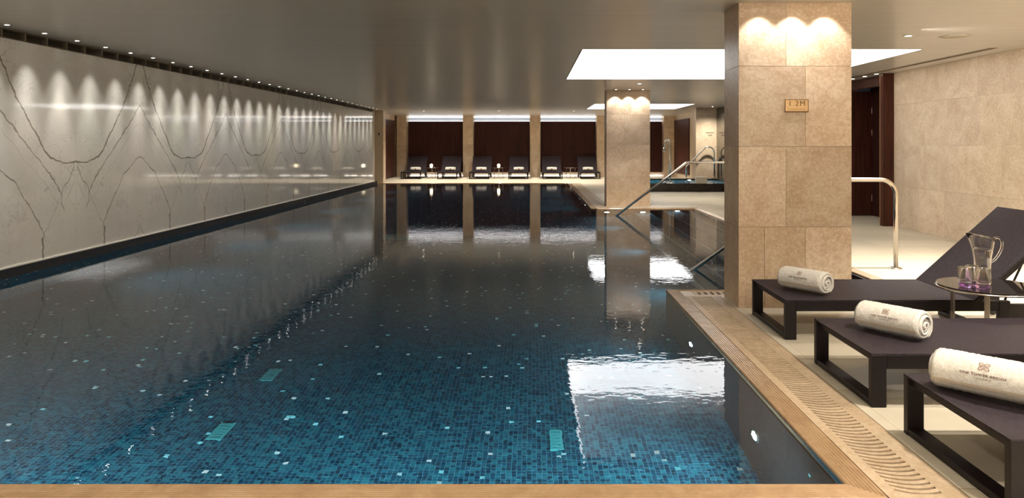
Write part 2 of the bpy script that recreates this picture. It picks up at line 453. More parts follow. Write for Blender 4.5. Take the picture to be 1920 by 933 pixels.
def tile_plane(bm, O, U, Vv, Nn, ulen, rows, rng, wmin=.6, wmax=1.2, thick=.012, gap=.003, fixed=None):
    """individual stone slabs on a plane; rows = heights of the joints"""
    O, U, Vv, Nn = map(Vector, (O, U, Vv, Nn))
    for ri, (a, b) in enumerate(zip(rows, rows[1:])):
        if fixed: cuts = fixed[ri]
        else:
            cuts = [0]; 
            cuts.append(rng.uniform(wmin * .5, wmax))
            while cuts[-1] < ulen - wmin * .6: cuts.append(cuts[-1] + rng.uniform(wmin, wmax))
            cuts = [c for c in cuts if c < ulen - wmin * .3] + [ulen]
        for c, d in zip(cuts, cuts[1:]):
            g = gap / 2
            co = []
            for n_ in (0, thick):
                for (uu, vv) in ((c + g, a + g), (d - g, a + g), (d - g, b - g), (c + g, b - g)):
                    co.append(bm.verts.new(O + U * uu + Vv * vv + Nn * n_))
            bm.faces.new(co[4:8]); bm.faces.new(co[0:4][::-1])
            for k in range(4): bm.faces.new((co[k], co[(k + 1) % 4], co[4 + (k + 1) % 4], co[4 + k]))
ROWS = [0, .693, 1.38, 2.066, CEIL]

# ================================================================== STRUCTURE
XL, XR, YN, YF = -5.53, 1.29, 3.04, 26.4          # pool
BX, BY0, BY1 = 3.52, 7.10, 16.0                   # bay with the steps
XW = 6.18                                         # right wall
WZ = -.012; PD = -1.2

# floor deck, cut around the pool, the coping and the gutters
G = .45                                           # coping + gutter width
bm = BM()
def fl(x0, x1, y0, y1): box(bm, x0, x1, y0, y1, -.15, 0)
fl(-7, 1.29 + G + .06, -3, YN - .125)
fl(XR + .122, XR + .22, BY0 - .30, BY0); fl(XR + .22, XR + .509, BY0 - .30, BY0 - .255)
fl(XR + .509, 7, -3, BY0 - .26)
fl(BX + .125, 7, BY0 - .26, BY1)
fl(XR + .45, 7, BY1 + .34, 22.0); fl(XR + .45, 3.15, 22.0, 24.45); fl(5.97, 7, 22.0, 24.45); fl(XR + .45, 7, 24.45, YF)   # open under the hot tub
fl(BX + .125, 7, BY1, BY1 + .34)
fl(-7, 7, YF + .125, 32.3)
fl(XR + .125 + .325, 7, YF, YF + .125)
tag(obj('floor', bm, M['deck']), 'cream travertine pool deck with fine joints', 'floor', kind='structure')
# slim pale border beside the gutter
bm = BM(); box(bm, XR + .447, XR + .508, YN - .125, BY0 - .26, -.15, .002)
tag(obj('trim_1', bm, M['deck']), 'slim pale stone border between slotted gutter and deck', 'trim', kind='structure')

# pool shell
bm = BM()
quad(bm, (XL - .2, YN - .2, PD), (BX + .2, YN - .2, PD), (BX + .2, YF + .2, PD), (XL - .2, YF + .2, PD))
tag(obj('pool_floor', bm, M['mosaic'], recalc=False), 'blue and teal mosaic pool bottom with scattered pearly tiles', 'pool floor', kind='structure')
bm = BM()
top = -.065
box(bm, XL, XR, YN - .12, YN, PD, top)                   # near
box(bm, XR, XR + .12, YN, BY0, PD, top)                 # right near
box(bm, XR + .12, BX + .12, BY0 - .12, BY0, PD, top)
box(bm, BX, BX + .12, BY0, BY1, PD, top)
box(bm, XR + .12, BX + .12, BY1, BY1 + .12, PD, top)
box(bm, XR, XR + .12, BY1, YF, PD, top)
box(bm, XL, XR + .12, YF, YF + .12, PD, top)
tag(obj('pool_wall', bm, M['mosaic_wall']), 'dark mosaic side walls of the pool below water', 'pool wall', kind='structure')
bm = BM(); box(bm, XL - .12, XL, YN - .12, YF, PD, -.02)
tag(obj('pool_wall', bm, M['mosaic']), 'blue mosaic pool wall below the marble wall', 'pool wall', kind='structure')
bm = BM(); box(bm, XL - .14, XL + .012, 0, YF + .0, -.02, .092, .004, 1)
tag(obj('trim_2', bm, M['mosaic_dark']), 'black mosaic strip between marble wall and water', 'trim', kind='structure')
# steps in the bay
bm = BM()
for k in range(5):
    box(bm, BX - .32 * (k + 1) - .02, BX - .32 * k + (.0 if k else .0), BY0, BY1, PD, -.2 * (k + 1))
st = tag(obj('pool_steps', bm, M['mosaic']), 'submerged mosaic steps running along the pool bay', 'steps', kind='structure')
bm = BM()
for k in range(5):
    x = BX - .32 * (k + 1) - .02
    box(bm, x - .004, x + .03, BY0, BY1, -.2 * (k + 1) - .01, -.2 * (k + 1) + .004)
obj('step_nosing', bm, plain('pale_nosing', (.35, .42, .42), .4), st)

# water
bm = BM()
quad(bm, (XL, YN, WZ), (XR, YN, WZ), (XR, YF, WZ), (XL, YF, WZ))
quad(bm, (XR, BY0, WZ), (BX, BY0, WZ), (BX, BY1, WZ), (XR, BY1, WZ))
bmesh.ops.remove_doubles(bm, verts=bm.verts[:], dist=.001)
tag(obj('pool_water', bm, M['water'], recalc=False), 'calm clear water of the long indoor pool', 'water', kind='structure')

# coping: ridged profile, mitred
def coping(name, A, B, out, width, m0, m1, label, ridges=7):
    """strip from A to B along the water, 'out' points away from the water; m0/m1 = mitre slopes at the ends"""
    A, B, out = Vector(A), Vector(B), Vector(out); d = (B - A).normalized()
    prof = [(0, -.10), (0, -.006), (.004, 0.0)]
    w = (width - .012) / ridges
    for k in range(ridges):
        a = .006 + k * w
        prof += [(a, .0), (a + w * .18, -.0025), (a + w * .36, .0), (a + w * .68, .0015)]
    prof += [(width - .004, 0), (width, -.004), (width, -.10)]
    bm = BM(); r0 = []; r1 = []
    for o, z in prof:
        r0.append(bm.verts.new(A - d * (o * m0) + out * o + Vector((0, 0, z + .004))))
        r1.append(bm.verts.new(B + d * (o * m1) + out * o + Vector((0, 0, z + .004))))
    for k in range(len(prof) - 1): bm.faces.new((r0[k], r0[k + 1], r1[k + 1], r1[k]))
    bm.faces.new(r0); bm.faces.new(r1[::-1])
    return tag(obj(name, bm, M['coping']), label, 'pool edge', kind='structure')
coping('pool_coping', (XL, YN, 0), (XR, YN, 0), (0, -1, 0), .122, 0, 1, 'ridged tan stone coping along the near end of the pool')
coping('pool_coping', (XR, YN, 0), (XR, BY0 - .0, 0), (1, 0, 0), .122, 1, 0, 'ridged tan stone coping beside the sun loungers')
coping('pool_coping', (XR + .122, BY0, 0), (BX, BY0, 0), (0, -1, 0), .06, 0, 0, 'narrow tan coping at the near edge of the step bay', 3)
coping('pool_coping', (BX, BY0, 0), (BX, BY1, 0), (1, 0, 0), .122, .45, 0, 'tan stone coping along the deck side of the step bay')
coping('pool_coping', (XR, BY1, 0), (BX, BY1, 0), (0, 1, 0), .06, 0, 0, 'narrow tan coping at the far edge of the step bay', 3)
coping('pool_coping', (XR, BY1, 0), (XR, YF, 0), (1, 0, 0), .122, 0, 0, 'ridged tan stone coping along the far part of the pool')
coping('pool_coping', (XL, YF, 0), (XR + .122, YF, 0), (0, 1, 0), .122, 0, 0, 'stone coping at the far end of the pool')

# gutter gratings
def gutter_grate(name, x0, x1, y0, y1, arc, label, pitch=.04, along='Y', s0=None, s1=None):
    """stone grating: solid rims and, between the slots, arched bars; a dark trough shows through the slots"""
    t = empty(name, (0, 0, 0)); tag(t, label, 'grating')
    L0, L1 = (y0, y1) if along == 'Y' else (x0, x1)
    W0, W1 = (x0, x1) if along == 'Y' else (y0, y1)
    s0 = s0 or .05; s1 = s1 or .085
    P = (lambda l, w_, z: (w_, l, z)) if along == 'Y' else (lambda l, w_, z: (l, w_, z))
    bm = BM()
    n = int(round((L1 - L0) / pitch)); pitch = (L1 - L0) / n
    seg = 10 if arc else 1
    ws = [W0 + s0 + (W1 - W0 - s0 - s1) * k / seg for k in range(seg + 1)]
    def bow(w_):
        q = (w_ - ws[0]) / (ws[-1] - ws[0]); return arc * ((q - .6) / .6) ** 2 if arc else 0
    slot = .016 if arc else pitch * .45
    def strip(l0f, l1f, wl):
        tp = []; 
        for w_ in wl:
            a, b = l0f(w_), l1f(w_)
            tp.append([bm.verts.new(P(a, w_, 0.001)), bm.verts.new(P(b, w_, 0.001)), bm.verts.new(P(b, w_, -.045)), bm.verts.new(P(a, w_, -.045))])
        for p, q in zip(tp, tp[1:]):
            for k in range(4): bm.faces.new((p[k], p[(k + 1) % 4], q[(k + 1) % 4], q[k]))
        bm.faces.new(tp[0]); bm.faces.new(tp[-1][::-1])
    for k in range(n):
        l = L0 + k * pitch
        strip(lambda w_: l + slot / 2 + bow(w_), lambda w_: l + pitch - slot / 2 + bow(w_), ws)
    # rims
    for a, b in ((W0, ws[0] + .002), (ws[-1] - .002, W1)):
        c = [P(L0, a, -.02), P(L1 + abs(arc) * .5, b, .0012)]
        box(bm, *(sorted((c[0][0], c[1][0]))), *(sorted((c[0][1], c[1][1]))), -.02, .0012)
    # closing pieces at both ends
    c0 = P(L0 - .0, W0, 0); c1 = P(L0 + .04, W1, 0)
    box(bm, c0[0], c1[0], c0[1], c1[1], -.02, .0011)
    obj('slotted_panel', bm, M['grate'], t)
    bm = BM(); box(bm, x0, x1, y0, y1, -.06, -.047); obj('trough', bm, M['hole'], t)
    return t
gutter_grate('gutter_grating', XR + .126, XR + .443, YN - .125, BY0 - .32, .04, 'stone gutter grating with curved slots beside the sun loungers', .0405)
gutter_grate('gutter_grating', XR + .22, BX + .1, BY0 - .255, BY0 - .063, 0, 'stone grating with short straight slots behind the near pillar', .06, 'X', .03, .03)
gutter_grate('gutter_grating', XR + .126, BX + .1, BY1 + .063, BY1 + .335, 0, 'stone grating with straight slots in front of the far pillar', .08, 'X', .06, .09)
gutter_grate('gutter_grating', XR + .126, XR + .443, BY1 + .34, YF, .045, 'stone gutter grating beside the far half of the pool', .12)

# ceiling with two coffers
C1 = (.65, 4.98, 9.42, 13.74); C2 = (1.9, 4.92, 22.3, 25.4); CD = .6
bm = BM()
def cl(x0, x1, y0, y1): box(bm, x0, x1, y0, y1, CEIL, CEIL + .1)
cl(-5.8, C1[0], -3, 32.3); cl(C1[1], 7, -3, 32.3)
cl(C1[0], C1[1], -3, C1[2]); cl(C1[0], C1[1], C1[3], C2[2]); cl(C1[0], C1[1], C2[3], 32.3)
cl(C1[0], C2[0], C2[2], C2[3]); cl(C2[1], C1[1], C2[2], C2[3])
cl(-7, -5.8, 26.0, 32.3)
tag(obj('ceiling', bm, M['ceiling']), 'satin grey cream ceiling over pool and deck', 'ceiling', kind='structure')
M['cove_glow'] = emit('coffer_side_glow', (1.0, .985, .96), E_COFFER)  # glowing sides stand in for cove lighting inside the coffer
M['lighttop'] = plain('grey_satin_panel', (.42, .41, .42), .5, 0, .4, .02)
def coffer(c, label):
    x0, x1, y0, y1 = c
    t = tag(empty('ceiling_coffer_light', ((x0 + x1) / 2, (y0 + y1) / 2, CEIL)), label, 'ceiling light', 'square luminous ceiling coffers')
    X, Y = (x1 - x0) / 2, (y1 - y0) / 2
    bm = BM(); z0, z1 = .0, CD
    T = .03
    box(bm, -X, -X + T, -Y, Y, z0, z1); box(bm, X - T, X, -Y, Y, z0, z1)
    box(bm, -X + T, X - T, Y - T, Y, z0, z1)
    obj('glowing_side', bm, M['cove_glow'], t)
    bm = BM(); box(bm, -X + T, X - T, -Y, -Y + T, z0, z1); obj('plain_side', bm, M['white_paint'], t)
    bm = BM(); box(bm, -X, X, -Y, Y, z1, z1 + .05); obj('top_panel', bm, M['lighttop'], t)
    bm = BM()
    for a in ((-X - .02, -X + .0, -Y - .02, Y + .02), (X, X + .02, -Y - .02, Y + .02), (-X, X, -Y - .02, -Y), (-X, X, Y, Y + .02)):
        box(bm, *a, -.004, .0)
    obj('edge_trim', bm, M['white_paint'], t)
coffer(C1, 'large white luminous ceiling coffer above the near deck and pillar')
coffer(C2, 'smaller far white luminous ceiling coffer beyond the second pillar')

# left marble wall
bm = BM(); box(bm, XL - .2, XL, -3, 26.0, .095, 2.515)
tag(obj('wall_left', bm, M['marble']), 'glossy pale marble wall with dark book-matched veins', 'wall', kind='structure')
bm = BM(); box(bm, XL - .2, XL - .05, -3, 26.0, 2.5, CEIL)
tag(obj('wall_left_recess', bm, M['hole']), 'dark recess above marble wall', 'wall', kind='structure')
bm = BM(); box(bm, XL - .05, XL + .014, -3, 26.0, .090, .106)
tag(obj('trim_3', bm, plain('pale_edge', (.8, .76, .68), .3)), 'thin edge at foot of the marble wall, coloured pale like a lit line', 'trim', kind='structure')  # pale colour stands in for the bright lit line along the foot
# linear air vent on top of it
t = tag(empty('linear_air_vent', (XL, 0, 2.56)), 'long dark linear air vent above the marble wall', 'air vent')
bm = BM()
box(bm, -.045, .008, -3, 26.0, -.048, -.042); box(bm, -.045, .008, -3, 26.0, .044, .0495)
y = 8.06 - .36 * 30
while y < 26: box(bm, -.045, .006, y, y + .012, -.045, .046); y += .36
obj('frame', bm, plain('dull_bronze', (.22, .18, .12), .5, .3), t)
bm = BM()
for k in range(5):
    z = -.034 + k * .017
    box(bm, -.045, -.006, -3, 26.0, z, z + .006, mat4=None)
obj('slat', bm, plain('bronze_slat', (.10, .075, .045), .4, .7), t)
# pier that closes the marble wall, left return, back wall
rng = random.Random(3)
def pier(name, x0, x1, y0, y1, label, kind_name='pillar', z1=CEIL, rows=None, mat='stone', fixed_front=None, faces='-y -x +x', wmin=.5, wmax=.9, g=.003):
    rows = rows or ROWS
    bm = BM(); box(bm, x0 + .012, x1 - .012, y0 + .012, y1 - .012, 0, z1)
    t = tag(obj(name, bm, M['grout']), label, kind_name, kind='structure')
    bm = BM()
    if '-y' in faces: tile_plane(bm, (x0, y0 + .012, 0), (1, 0, 0), (0, 0, 1), (0, -1, 0), x1 - x0, rows, rng, wmin, wmax, gap=g, fixed=fixed_front)
    if '-x' in faces: tile_plane(bm, (x0 + .012, y0, 0), (0, 1, 0), (0, 0, 1), (-1, 0, 0), y1 - y0, rows, rng, 1, 2, gap=g)
    if '+x' in faces: tile_plane(bm, (x1 - .012, y0, 0), (0, 1, 0), (0, 0, 1), (1, 0, 0), y1 - y0, rows, rng, 1, 2, gap=g)
    if '+y' in faces: tile_plane(bm, (x0, y1 - .012, 0), (1, 0, 0), (0, 0, 1), (0, 1, 0), x1 - x0, rows, rng, wmin, wmax, gap=g)
    obj('stone_cladding', bm, M[mat], t)
    return t
pier('pillar', 1.77, 2.735, 6.316, 6.79, 'near stone-clad pillar with a brass plate, beside the towelled loungers',
     fixed_front=[[0, .22, .57, .965], [0, .405, .965], [0, .57, .965], [0, .405, .965]], faces='-y -x +x +y')
pier('pillar', 1.68, 2.66, 16.6, 17.07, 'far stone-clad pillar standing at the edge beyond the pool steps',
     fixed_front=[[0, .5, .98], [0, .98], [0, .40, .98], [0, .55, .98]], faces='-y -x +x +y')
pier('pillar', -5.66, -5.34, 26.56, 27.0, 'narrow stone pier ending the marble wall at the far pool corner', wmin=2, wmax=3)
bm = BM(); box(bm, -.02, .02, -.012, 0, -.045, .045, .004)
o = tag(obj('wall_sensor', bm, M['black']), 'small black box fixed to the narrow stone pier', 'sensor'); o.location = (-5.49, 26.545, 1.76)
# far left return wall
bm = BM(); box(bm, -6.3, -5.86, 26.0, 32.3, 0, CEIL); tag(obj('wall_return', bm, M['stone']), 'short stone wall left of the far loungers', 'wall', kind='structure')
bm = BM(); box(bm, -5.86, -5.845, 27.0, 27.6, 0, CEIL); box(bm, -5.86, -5.845, 31.55, 32.0, 0, CEIL); box(bm, -5.86, -5.845, 27.6, 31.55, 2.4, CEIL)
tag(obj('wall_return_cladding', bm, M['stone']), 'stone cladding around the dark door at far left', 'wall', kind='structure')
bm = BM(); box(bm, -5.86, -5.83, 27.6, 31.5, .01, 2.39, .004)
t = tag(obj('door_1', bm, M['wood']), 'dark wood door leaf in the far left side wall', 'door', kind='structure')
bm = BM(); tube(bm, [(-5.80, 28.2, .95), (-5.80, 28.2, 1.25)], .012, 8); obj('door_handle', bm, M['chrome'], t)

# back wall with niches
PIL = [(-5.78, -5.365), (-2.945, -2.51), (-.07, .365), (2.785, 3.22), (5.66, 6.3)]
bm = BM(); box(bm, -6.6, 8, 32.12, 32.3, 0, CEIL)
tag(obj('wall_back', bm, M['stone_pale']), 'limestone back wall behind the far loungers', 'wall', kind='structure')
labs = ['leftmost', 'second from left', 'middle', 'fourth from left', 'rightmost']
for i, (a, b) in enumerate(PIL):
    pier('pilaster', a, b, 31.6, 32.12, labs[i] + ' stone pilaster between the dark niches of the back wall', 'pilaster', wmin=1, wmax=2)
M['strip'] = emit('white_led_strip', (1.0, .98, .97), E_NICHE)
M['recess_glow'] = emit('recess_wall_glow', (.85, .92, 1.0), .25)  # recess wall given a faint glow in place of light from the strips
M['recess_glow'].node_tree.nodes['Principled BSDF'].inputs['Base Color'].default_value = (.25, .27, .3, 1)
for i in range(4):
    a, b = PIL[i][1], PIL[i + 1][0]
    t = tag(empty('niche_panel', ((a + b) / 2, 31.95, 0)), ['dark wood niche panel behind the two leftmost far loungers', 'dark wood niche panel behind the middle pair of far loungers',
        'dark wood niche panel behind the right pair of far loungers', 'dark wood niche panel partly hidden behind the far pillar'][i], 'wall panel')
    h = (b - a) / 2 - .02
    bm = BM()
    nb = 5; wv = 2 * h / nb
    for k in range(nb): box(bm, -h + k * wv + .0015, -h + (k + 1) * wv - .0015, .0, .06, .19, 2.39, .002, 1)
    obj('panel_board', bm, M['wood_dark'], t)
    bm = BM(); box(bm, -h, h, .07, .10, 2.385, 2.405); box(bm, -h, h, .12, .15, 2.56, 2.58); obj('top_light_strip', bm, M['strip'], t)
    bm = BM(); box(bm, -h, h, .14, .16, 2.405, 2.56); obj('light_recess', bm, M['recess_glow'], t)
    bm = BM(); box(bm, -h, h, .10, .13, .02, .045); obj('floor_light_strip', bm, M['strip'], t)
# right far: side wall with door panel, chamfered wall, frontal wall with the sign
bm = BM()
v = [(6.1, 32.12), (6.1, 28.3), (5.49, 24.7), (6.18, 24.7), (6.5, 24.7), (6.5, 32.12)]
lo = [bm.verts.new((x, y, 0)) for x, y in v]; hi = [bm.verts.new((x, y, CEIL)) for x, y in v]
for k in range(6): bm.faces.new((lo[k], lo[(k + 1) % 6], hi[(k + 1) % 6], hi[k]))
bm.faces.new(lo); bm.faces.new(hi)
tag(obj('wall_corner', bm, M['stone_pale']), 'pale stone corner wall behind the hot tub, with small lettering', 'wall', kind='structure')
bm = BM(); box(bm, 6.06, 6.1, 28.5, 31.45, .2, 2.4, .004)
t = tag(obj('door_2', bm, M['wood']), 'dark wood door right of the back niches', 'door', kind='structure')
bm = BM(); tube(bm, [(6.02, 28.75, .3), (6.02, 28.75, .62)], .012, 8); obj('door_handle', bm, M['chrome'], t)
# right wall
bm = BM()
box(bm, XW + .012, XW + .25, -3, 12.72, 0, CEIL); box(bm, XW + .012, XW + .25, 14.6, 16.0, 0, CEIL)
box(bm, XW + .012, XW + .25, 12.72, 14.6, 2.48, CEIL)
t = tag(obj('wall_right', bm, M['grout']), 'warm limestone slab wall on the right', 'wall', kind='structure')
bm = BM(); tile_plane(bm, (XW + .012, -3, 0), (0, 1, 0), (0, 0, 1), (-1, 0, 0), 15.68, ROWS, rng, .7, 1.3, gap=.0015)
tile_plane(bm, (XW + .012, 14.65, 0), (0, 1, 0), (0, 0, 1), (-1, 0, 0), 1.35, ROWS, rng, .7, 1.3, gap=.0015)
obj('stone_cladding', bm, M['stone_pale'], t)
bm = BM(); box(bm, XW + .0, XW + .25, 16.0, 24.7, 0, CEIL)
tag(obj('wall_mirror', bm, M['mirror']), 'tinted mirror wall beside the hot tub', 'wall', kind='structure')
# door recess on the right wall
t = tag(empty('door_3', (XW, 12.7, 0)), 'tall dark wood door standing open behind the near pillar, right wall', 'door', kind='structure')
bm = BM(); box(bm, -.19, .02, -.1, .0, 0, CEIL - .004, .003); obj('door_casing', bm, M['wood'], t)
bm = BM(); box(bm, -.03, .02, .0, 1.85, 2.43, CEIL - .004, .003); obj('header_board', bm, M['wood'], t)
bm = BM(); box(bm, .49, .53, -.1, 1.85, 0, 2.5); obj('reveal_board', bm, M['wood_dark'], t)
bm = BM(); box(bm, -.3, .49, 1.77, 1.82, .01, 2.43, .003); lf = obj('door_leaf', bm, M['wood'], t)
for z in (.35, 1.62, 2.05):
    bm = BM(); tube(bm, [(.478, 1.76, z - .06), (.478, 1.76, z + .06)], .009, 8); obj('hinge', bm, M['chrome'], lf)
bm = BM(); box(bm, -.2, -.19, -.004, .0, 0, CEIL - .01); box(bm, -.005, .0, -.01, .0, 0, 2.43); obj('edge_strip', bm, M['brass'], t)
# walls behind the camera
bm = BM(); box(bm, -7, 7, -3.2, -3, 0, CEIL); tag(obj('wall_front', bm, M['stone_pale']), 'stone wall behind the camera', 'wall', kind='structure')

# hot tub
tx0, tx1, ty0, ty1, tz = 2.95, 6.17, 21.8, 24.65, .235
t = tag(empty('hot_tub', ((tx0 + tx1) / 2, (ty0 + ty1) / 2, 0)), 'raised dark-sided hot tub with glowing turquoise water beyond the deck', 'hot tub')
def lx(x): return x - (tx0 + tx1) / 2
def ly(y): return y - (ty0 + ty1) / 2
bm = BM(); e = .22
box(bm, lx(tx0), lx(tx1), ly(ty0), ly(ty0) + e, 0, tz, .006); box(bm, lx(tx0), lx(tx1), ly(ty1) - e, ly(ty1), 0, tz + .02, .006)
box(bm, lx(tx0), lx(tx0) + e, ly(ty0) + e, ly(ty1) - e, 0, tz, .006); box(bm, lx(tx1) - e, lx(tx1), ly(ty0) + e, ly(ty1) - e, 0, tz + .05, .006)
obj('surround', bm, plain('dark_brown_granite', (.022, .013, .010), .15, 0, .5, .3, 30), t)
bm = BM(); box(bm, lx(tx0) + e, lx(tx1) - e, ly(ty0) + e, ly(ty1) - e, -.6, -.5)
for s in (0, 1):
    y_ = ly(ty1) - e if s else ly(ty0) + e
    quad(bm, (lx(tx0) + e, y_, -.5), (lx(tx1) - e, y_, -.5), (lx(tx1) - e, y_, tz - .014), (lx(tx0) + e, y_, tz - .014))
for x_ in (lx(tx0) + e, lx(tx1) - e): quad(bm, (x_, ly(ty0) + e, -.5), (x_, ly(ty1) - e, -.5), (x_, ly(ty1) - e, tz - .02), (x_, ly(ty0) + e, tz - .02))
obj('tub_lining', bm, M['tub_tile'], t)
bm = BM(); quad(bm, (lx(tx0) + e, ly(ty0) + e, tz - .014), (lx(tx1) - e, ly(ty0) + e, tz - .014), (lx(tx1) - e, ly(ty1) - e, tz - .014), (lx(tx0) + e, ly(ty1) - e, tz - .014))
obj('tub_water', bm, M['tub_water'], t, recalc=False)
M['lens'] = emit('underwater_lens', (.9, 1.0, .97), 30)
for x in (3.75, 4.35, 5.2):
    bm = BM(); lathe(bm, [(.0001, -.012), (.05, -.010), (.055, 0), (.0001, .004)], 16)
    o = obj('tub_light', bm, M['lens'], t); o.location = (lx(x), ly(ty1) - e - .01, .0); o.rotation_euler = (R(90), 0, 0)
    spot('tub_lamp', (x, ty1 - e - .06, 0.0), P_TUB, (.6, .93, 1), 160, 1, .05, (0, -1, -.15))
    spot('tub_lamp', (x, ty0 + e + .06, -.1), P_TUB * 1.6, (.6, .93, 1), 160, 1, .05, (0, 1, -.1))  # added second lamp without a lens, brightens the tub from its near side
bm = BM(); box(bm, -.16, .16, -.105, .105, 0, .19, .008)
o = tag(obj('stone_block', bm, plain('pale_stone_block', (.82, .77, .68), .5, 0, .4, .06, 8)), 'pale stone block set on the front rim of the hot tub', 'block'); o.location = (5.02, 21.91, tz + .001)

# ================================================================== FITTINGS
M['led'] = emit('spot_lens', (1, .96, .88), 22)
M['led_warm'] = emit('downlight_lens', (1, .9, .74), 26)
def downlight_proto(name, r, lensmat):
    t = empty(name, (0, 0, 0))
    bm = BM(); lathe(bm, [(r * .72, 0), (r * .72, -.004), (r, -.004), (r * 1.02, 0)], 20, close=True); obj('trim_ring', bm, M['white_paint'], t, True)
    bm = BM(); lathe(bm, [(.0001, -.002), (r * .7, -.002), (r * .7, .0), (.0001, .0)], 20); obj('lens', bm, lensmat, t, True)
    return t
proto = downlight_proto('wall_washer_spotlight', .032, M['led'])
first = True
for k in range(-8, 32):
    y = 7.49 + .577 * k
    o = proto if first else copy_tree(proto); first = False
    o.location = (-5.32, y, CEIL - .0005)
    tag(o, 'tiny bright spotlight in the ceiling row along the marble wall', 'spotlight', 'ceiling spotlights along the marble wall')
    j = random.Random(k)
    spot('wall_washer_spill', (-5.30, y + .02, CEIL - .015), 34, (1, .96, .90), 64, 1, .02, (-.08, 0, -1))
    spot('wall_washer_beam', (-5.32, y, CEIL - .015), P_WALL_SPOT * j.uniform(.75, 1.25), j.choice([(1, .95, .86), (.95, 1, .86), (1, .93, .9), (.97, .97, 1)]), 38, 1, .012, (-.05 + j.uniform(-.02, .02), 0, -1))
proto = downlight_proto('ceiling_downlight', .05, M['led_warm']); first = True
DL = [(4.21, 8.26, 'downlight in the ceiling beside the round speaker', 1.0, None),
      (2.16, 14.8, 'downlight in the ceiling between large coffer and far pillar', .7, None),
      (-3.94, 26.9, 'downlight above the two leftmost far loungers', .8, None), (-1.2, 26.9, 'downlight above the middle far loungers', .8, None),
      (1.53, 26.9, 'downlight above the right pair of far loungers', .8, None),
      (5.85, 23.9, 'downlight above the lettering on the corner wall', .45, None)]
for x, y, lab, p, g in DL:
    o = proto if first else copy_tree(proto); first = False
    o.location = (x, y, CEIL - .0005); tag(o, lab, 'downlight')
    spot('downlight_beam', (x, y, CEIL - .02), P_DOWN * p, WARM, 145 if y > 23 and x > 5 else 115, 1, .05)
for x, lab in ((1.94, 'left'), (2.22, 'middle'), (2.50, 'right')):
    o = copy_tree(proto); o.scale = (.7, .7, 1); o.location = (x, 6.14, CEIL - .0005); tag(o, lab + ' of three downlights washing the near pillar', 'downlight')
    spot('pillar_beam', (x, 6.17, CEIL - .02), P_PILLAR, (1, .97, .94), 86, .5, .012, (0, .22, -1))
for x, lab in ((1.87, 'left'), (2.17, 'middle'), (2.47, 'right')):
    o = copy_tree(proto); o.scale = (.7, .7, 1); o.location = (x, 16.4, CEIL - .0005); tag(o, lab + ' of three downlights washing the far pillar', 'downlight')
    spot('pillar_beam', (x, 16.43, CEIL - .02), P_PILLAR * 1.5, (1, .97, .94), 86, .5, .012, (0, .22, -1))
for y, lab in ((12.75, 'nearest'), (13.2, 'middle'), (13.7, 'farthest')):
    o = copy_tree(proto); o.location = (5.95, y, CEIL - .0005); tag(o, lab + ' of three downlights over the open dark door', 'downlight')
    spot('door_beam', (5.95, y, CEIL - .02), 9, WARM, 80, .8, .03, (.05, 0, -1))
for x in (-4.0, -1.3, 1.5, 4.4):
    spot('far_deck_fill', (x, 29.6, CEIL - .02), P_DOWN * .8, WARM, 120, 1, .05)  # ambient lamps added over the far deck, no fittings built
for x, y in ((3.6, 19.5), (5.3, 17.8), (4.8, 6.9)):
    spot('deck_fill', (x, y, CEIL - .02), P_DOWN * (.6 if y < 10 else .32), WARM, 120, 1, .05)  # more ambient light added above the deck, without ceiling fittings
# round ceiling speaker
t = tag(empty('ceiling_speaker', (4.75, 8.3, CEIL)), 'round flat cream speaker in the ceiling above the deck', 'speaker')
bm = BM(); lathe(bm, [(.15, 0), (.158, -.006), (.15, -.010), (.138, -.006), (.138, 0)], 40, close=True); obj('rim', bm, M['white_paint'], t, True)
bm = BM(); lathe(bm, [(.0001, -.006), (.08, -.0075), (.139, -.005), (.139, 0), (.0001, 0)], 40); obj('grille', bm, plain('speaker_mesh', (.55, .50, .42), .7, 0, .2, .15, 400), t, True)
t = tag(empty('ceiling_speaker', (5.2, 20.9, CEIL)), 'far round speaker in the ceiling before the mirror wall', 'speaker')
bm = BM(); lathe(bm, [(.0001, -.008), (.10, -.008), (.13, 0), (.0001, 0)], 30); obj('grille', bm, M['white_paint'], t, True)
# slot diffuser by right wall
t = tag(empty('slot_air_diffuser', (5.82, 0, CEIL)), 'long slot air diffuser in the ceiling parallel to the right wall', 'air vent')
bm = BM()
for x in (-.05, -.012, .026): box(bm, x, x + .014, 9.3, 15.9, -.006, 0)
box(bm, -.05, .04, 9.285, 9.3, -.006, 0); obj('frame', bm, plain('taupe_metal', (.32, .26, .19), .45, .2), t)
bm = BM(); box(bm, -.048, .038, 9.3, 15.9, -.0015, .0); obj('slot', bm, plain('vent_shadow_gap', (.10, .075, .05), .8), t)
# underwater lights
proto = None
def pool_light(loc, rot, direction, label, power, grp=None, sc=1):
    global proto
    if proto is None:
        proto = empty('underwater_light', (0, 0, 0))
        bm = BM(); lathe(bm, [(.042, -.008), (.06, -.008), (.062, 0), (.042, 0)], 24, close=True); obj('bezel', bm, M['chrome'], proto, True)
        bm = BM(); lathe(bm, [(.0001, -.014), (.03, -.012), (.043, -.006), (.043, 0), (.0001, 0)], 24); obj('lens', bm, M['lens'], proto, True)
        o = proto
    else: o = copy_tree(proto)
    o.location = loc; o.rotation_euler = rot; o.scale = (sc, sc, sc); tag(o, label, 'pool light', grp)
    d = Vector(direction)
    spot('underwater_beam', Vector(loc) + d * .05, power, (.72, .93, 1), 160, 1, .05, d + Vector((0, 0, -.15)))
for y, lab in ((4.25, 'large glowing underwater light in the right pool wall nearest the loungers'), (5.95, 'glowing underwater light in the right pool wall before the near pillar')):
    pool_light((XR - .001, y, -.72), (0, R(90), 0), (-1, 0, 0), lab, P_POOL, None, 1.15)
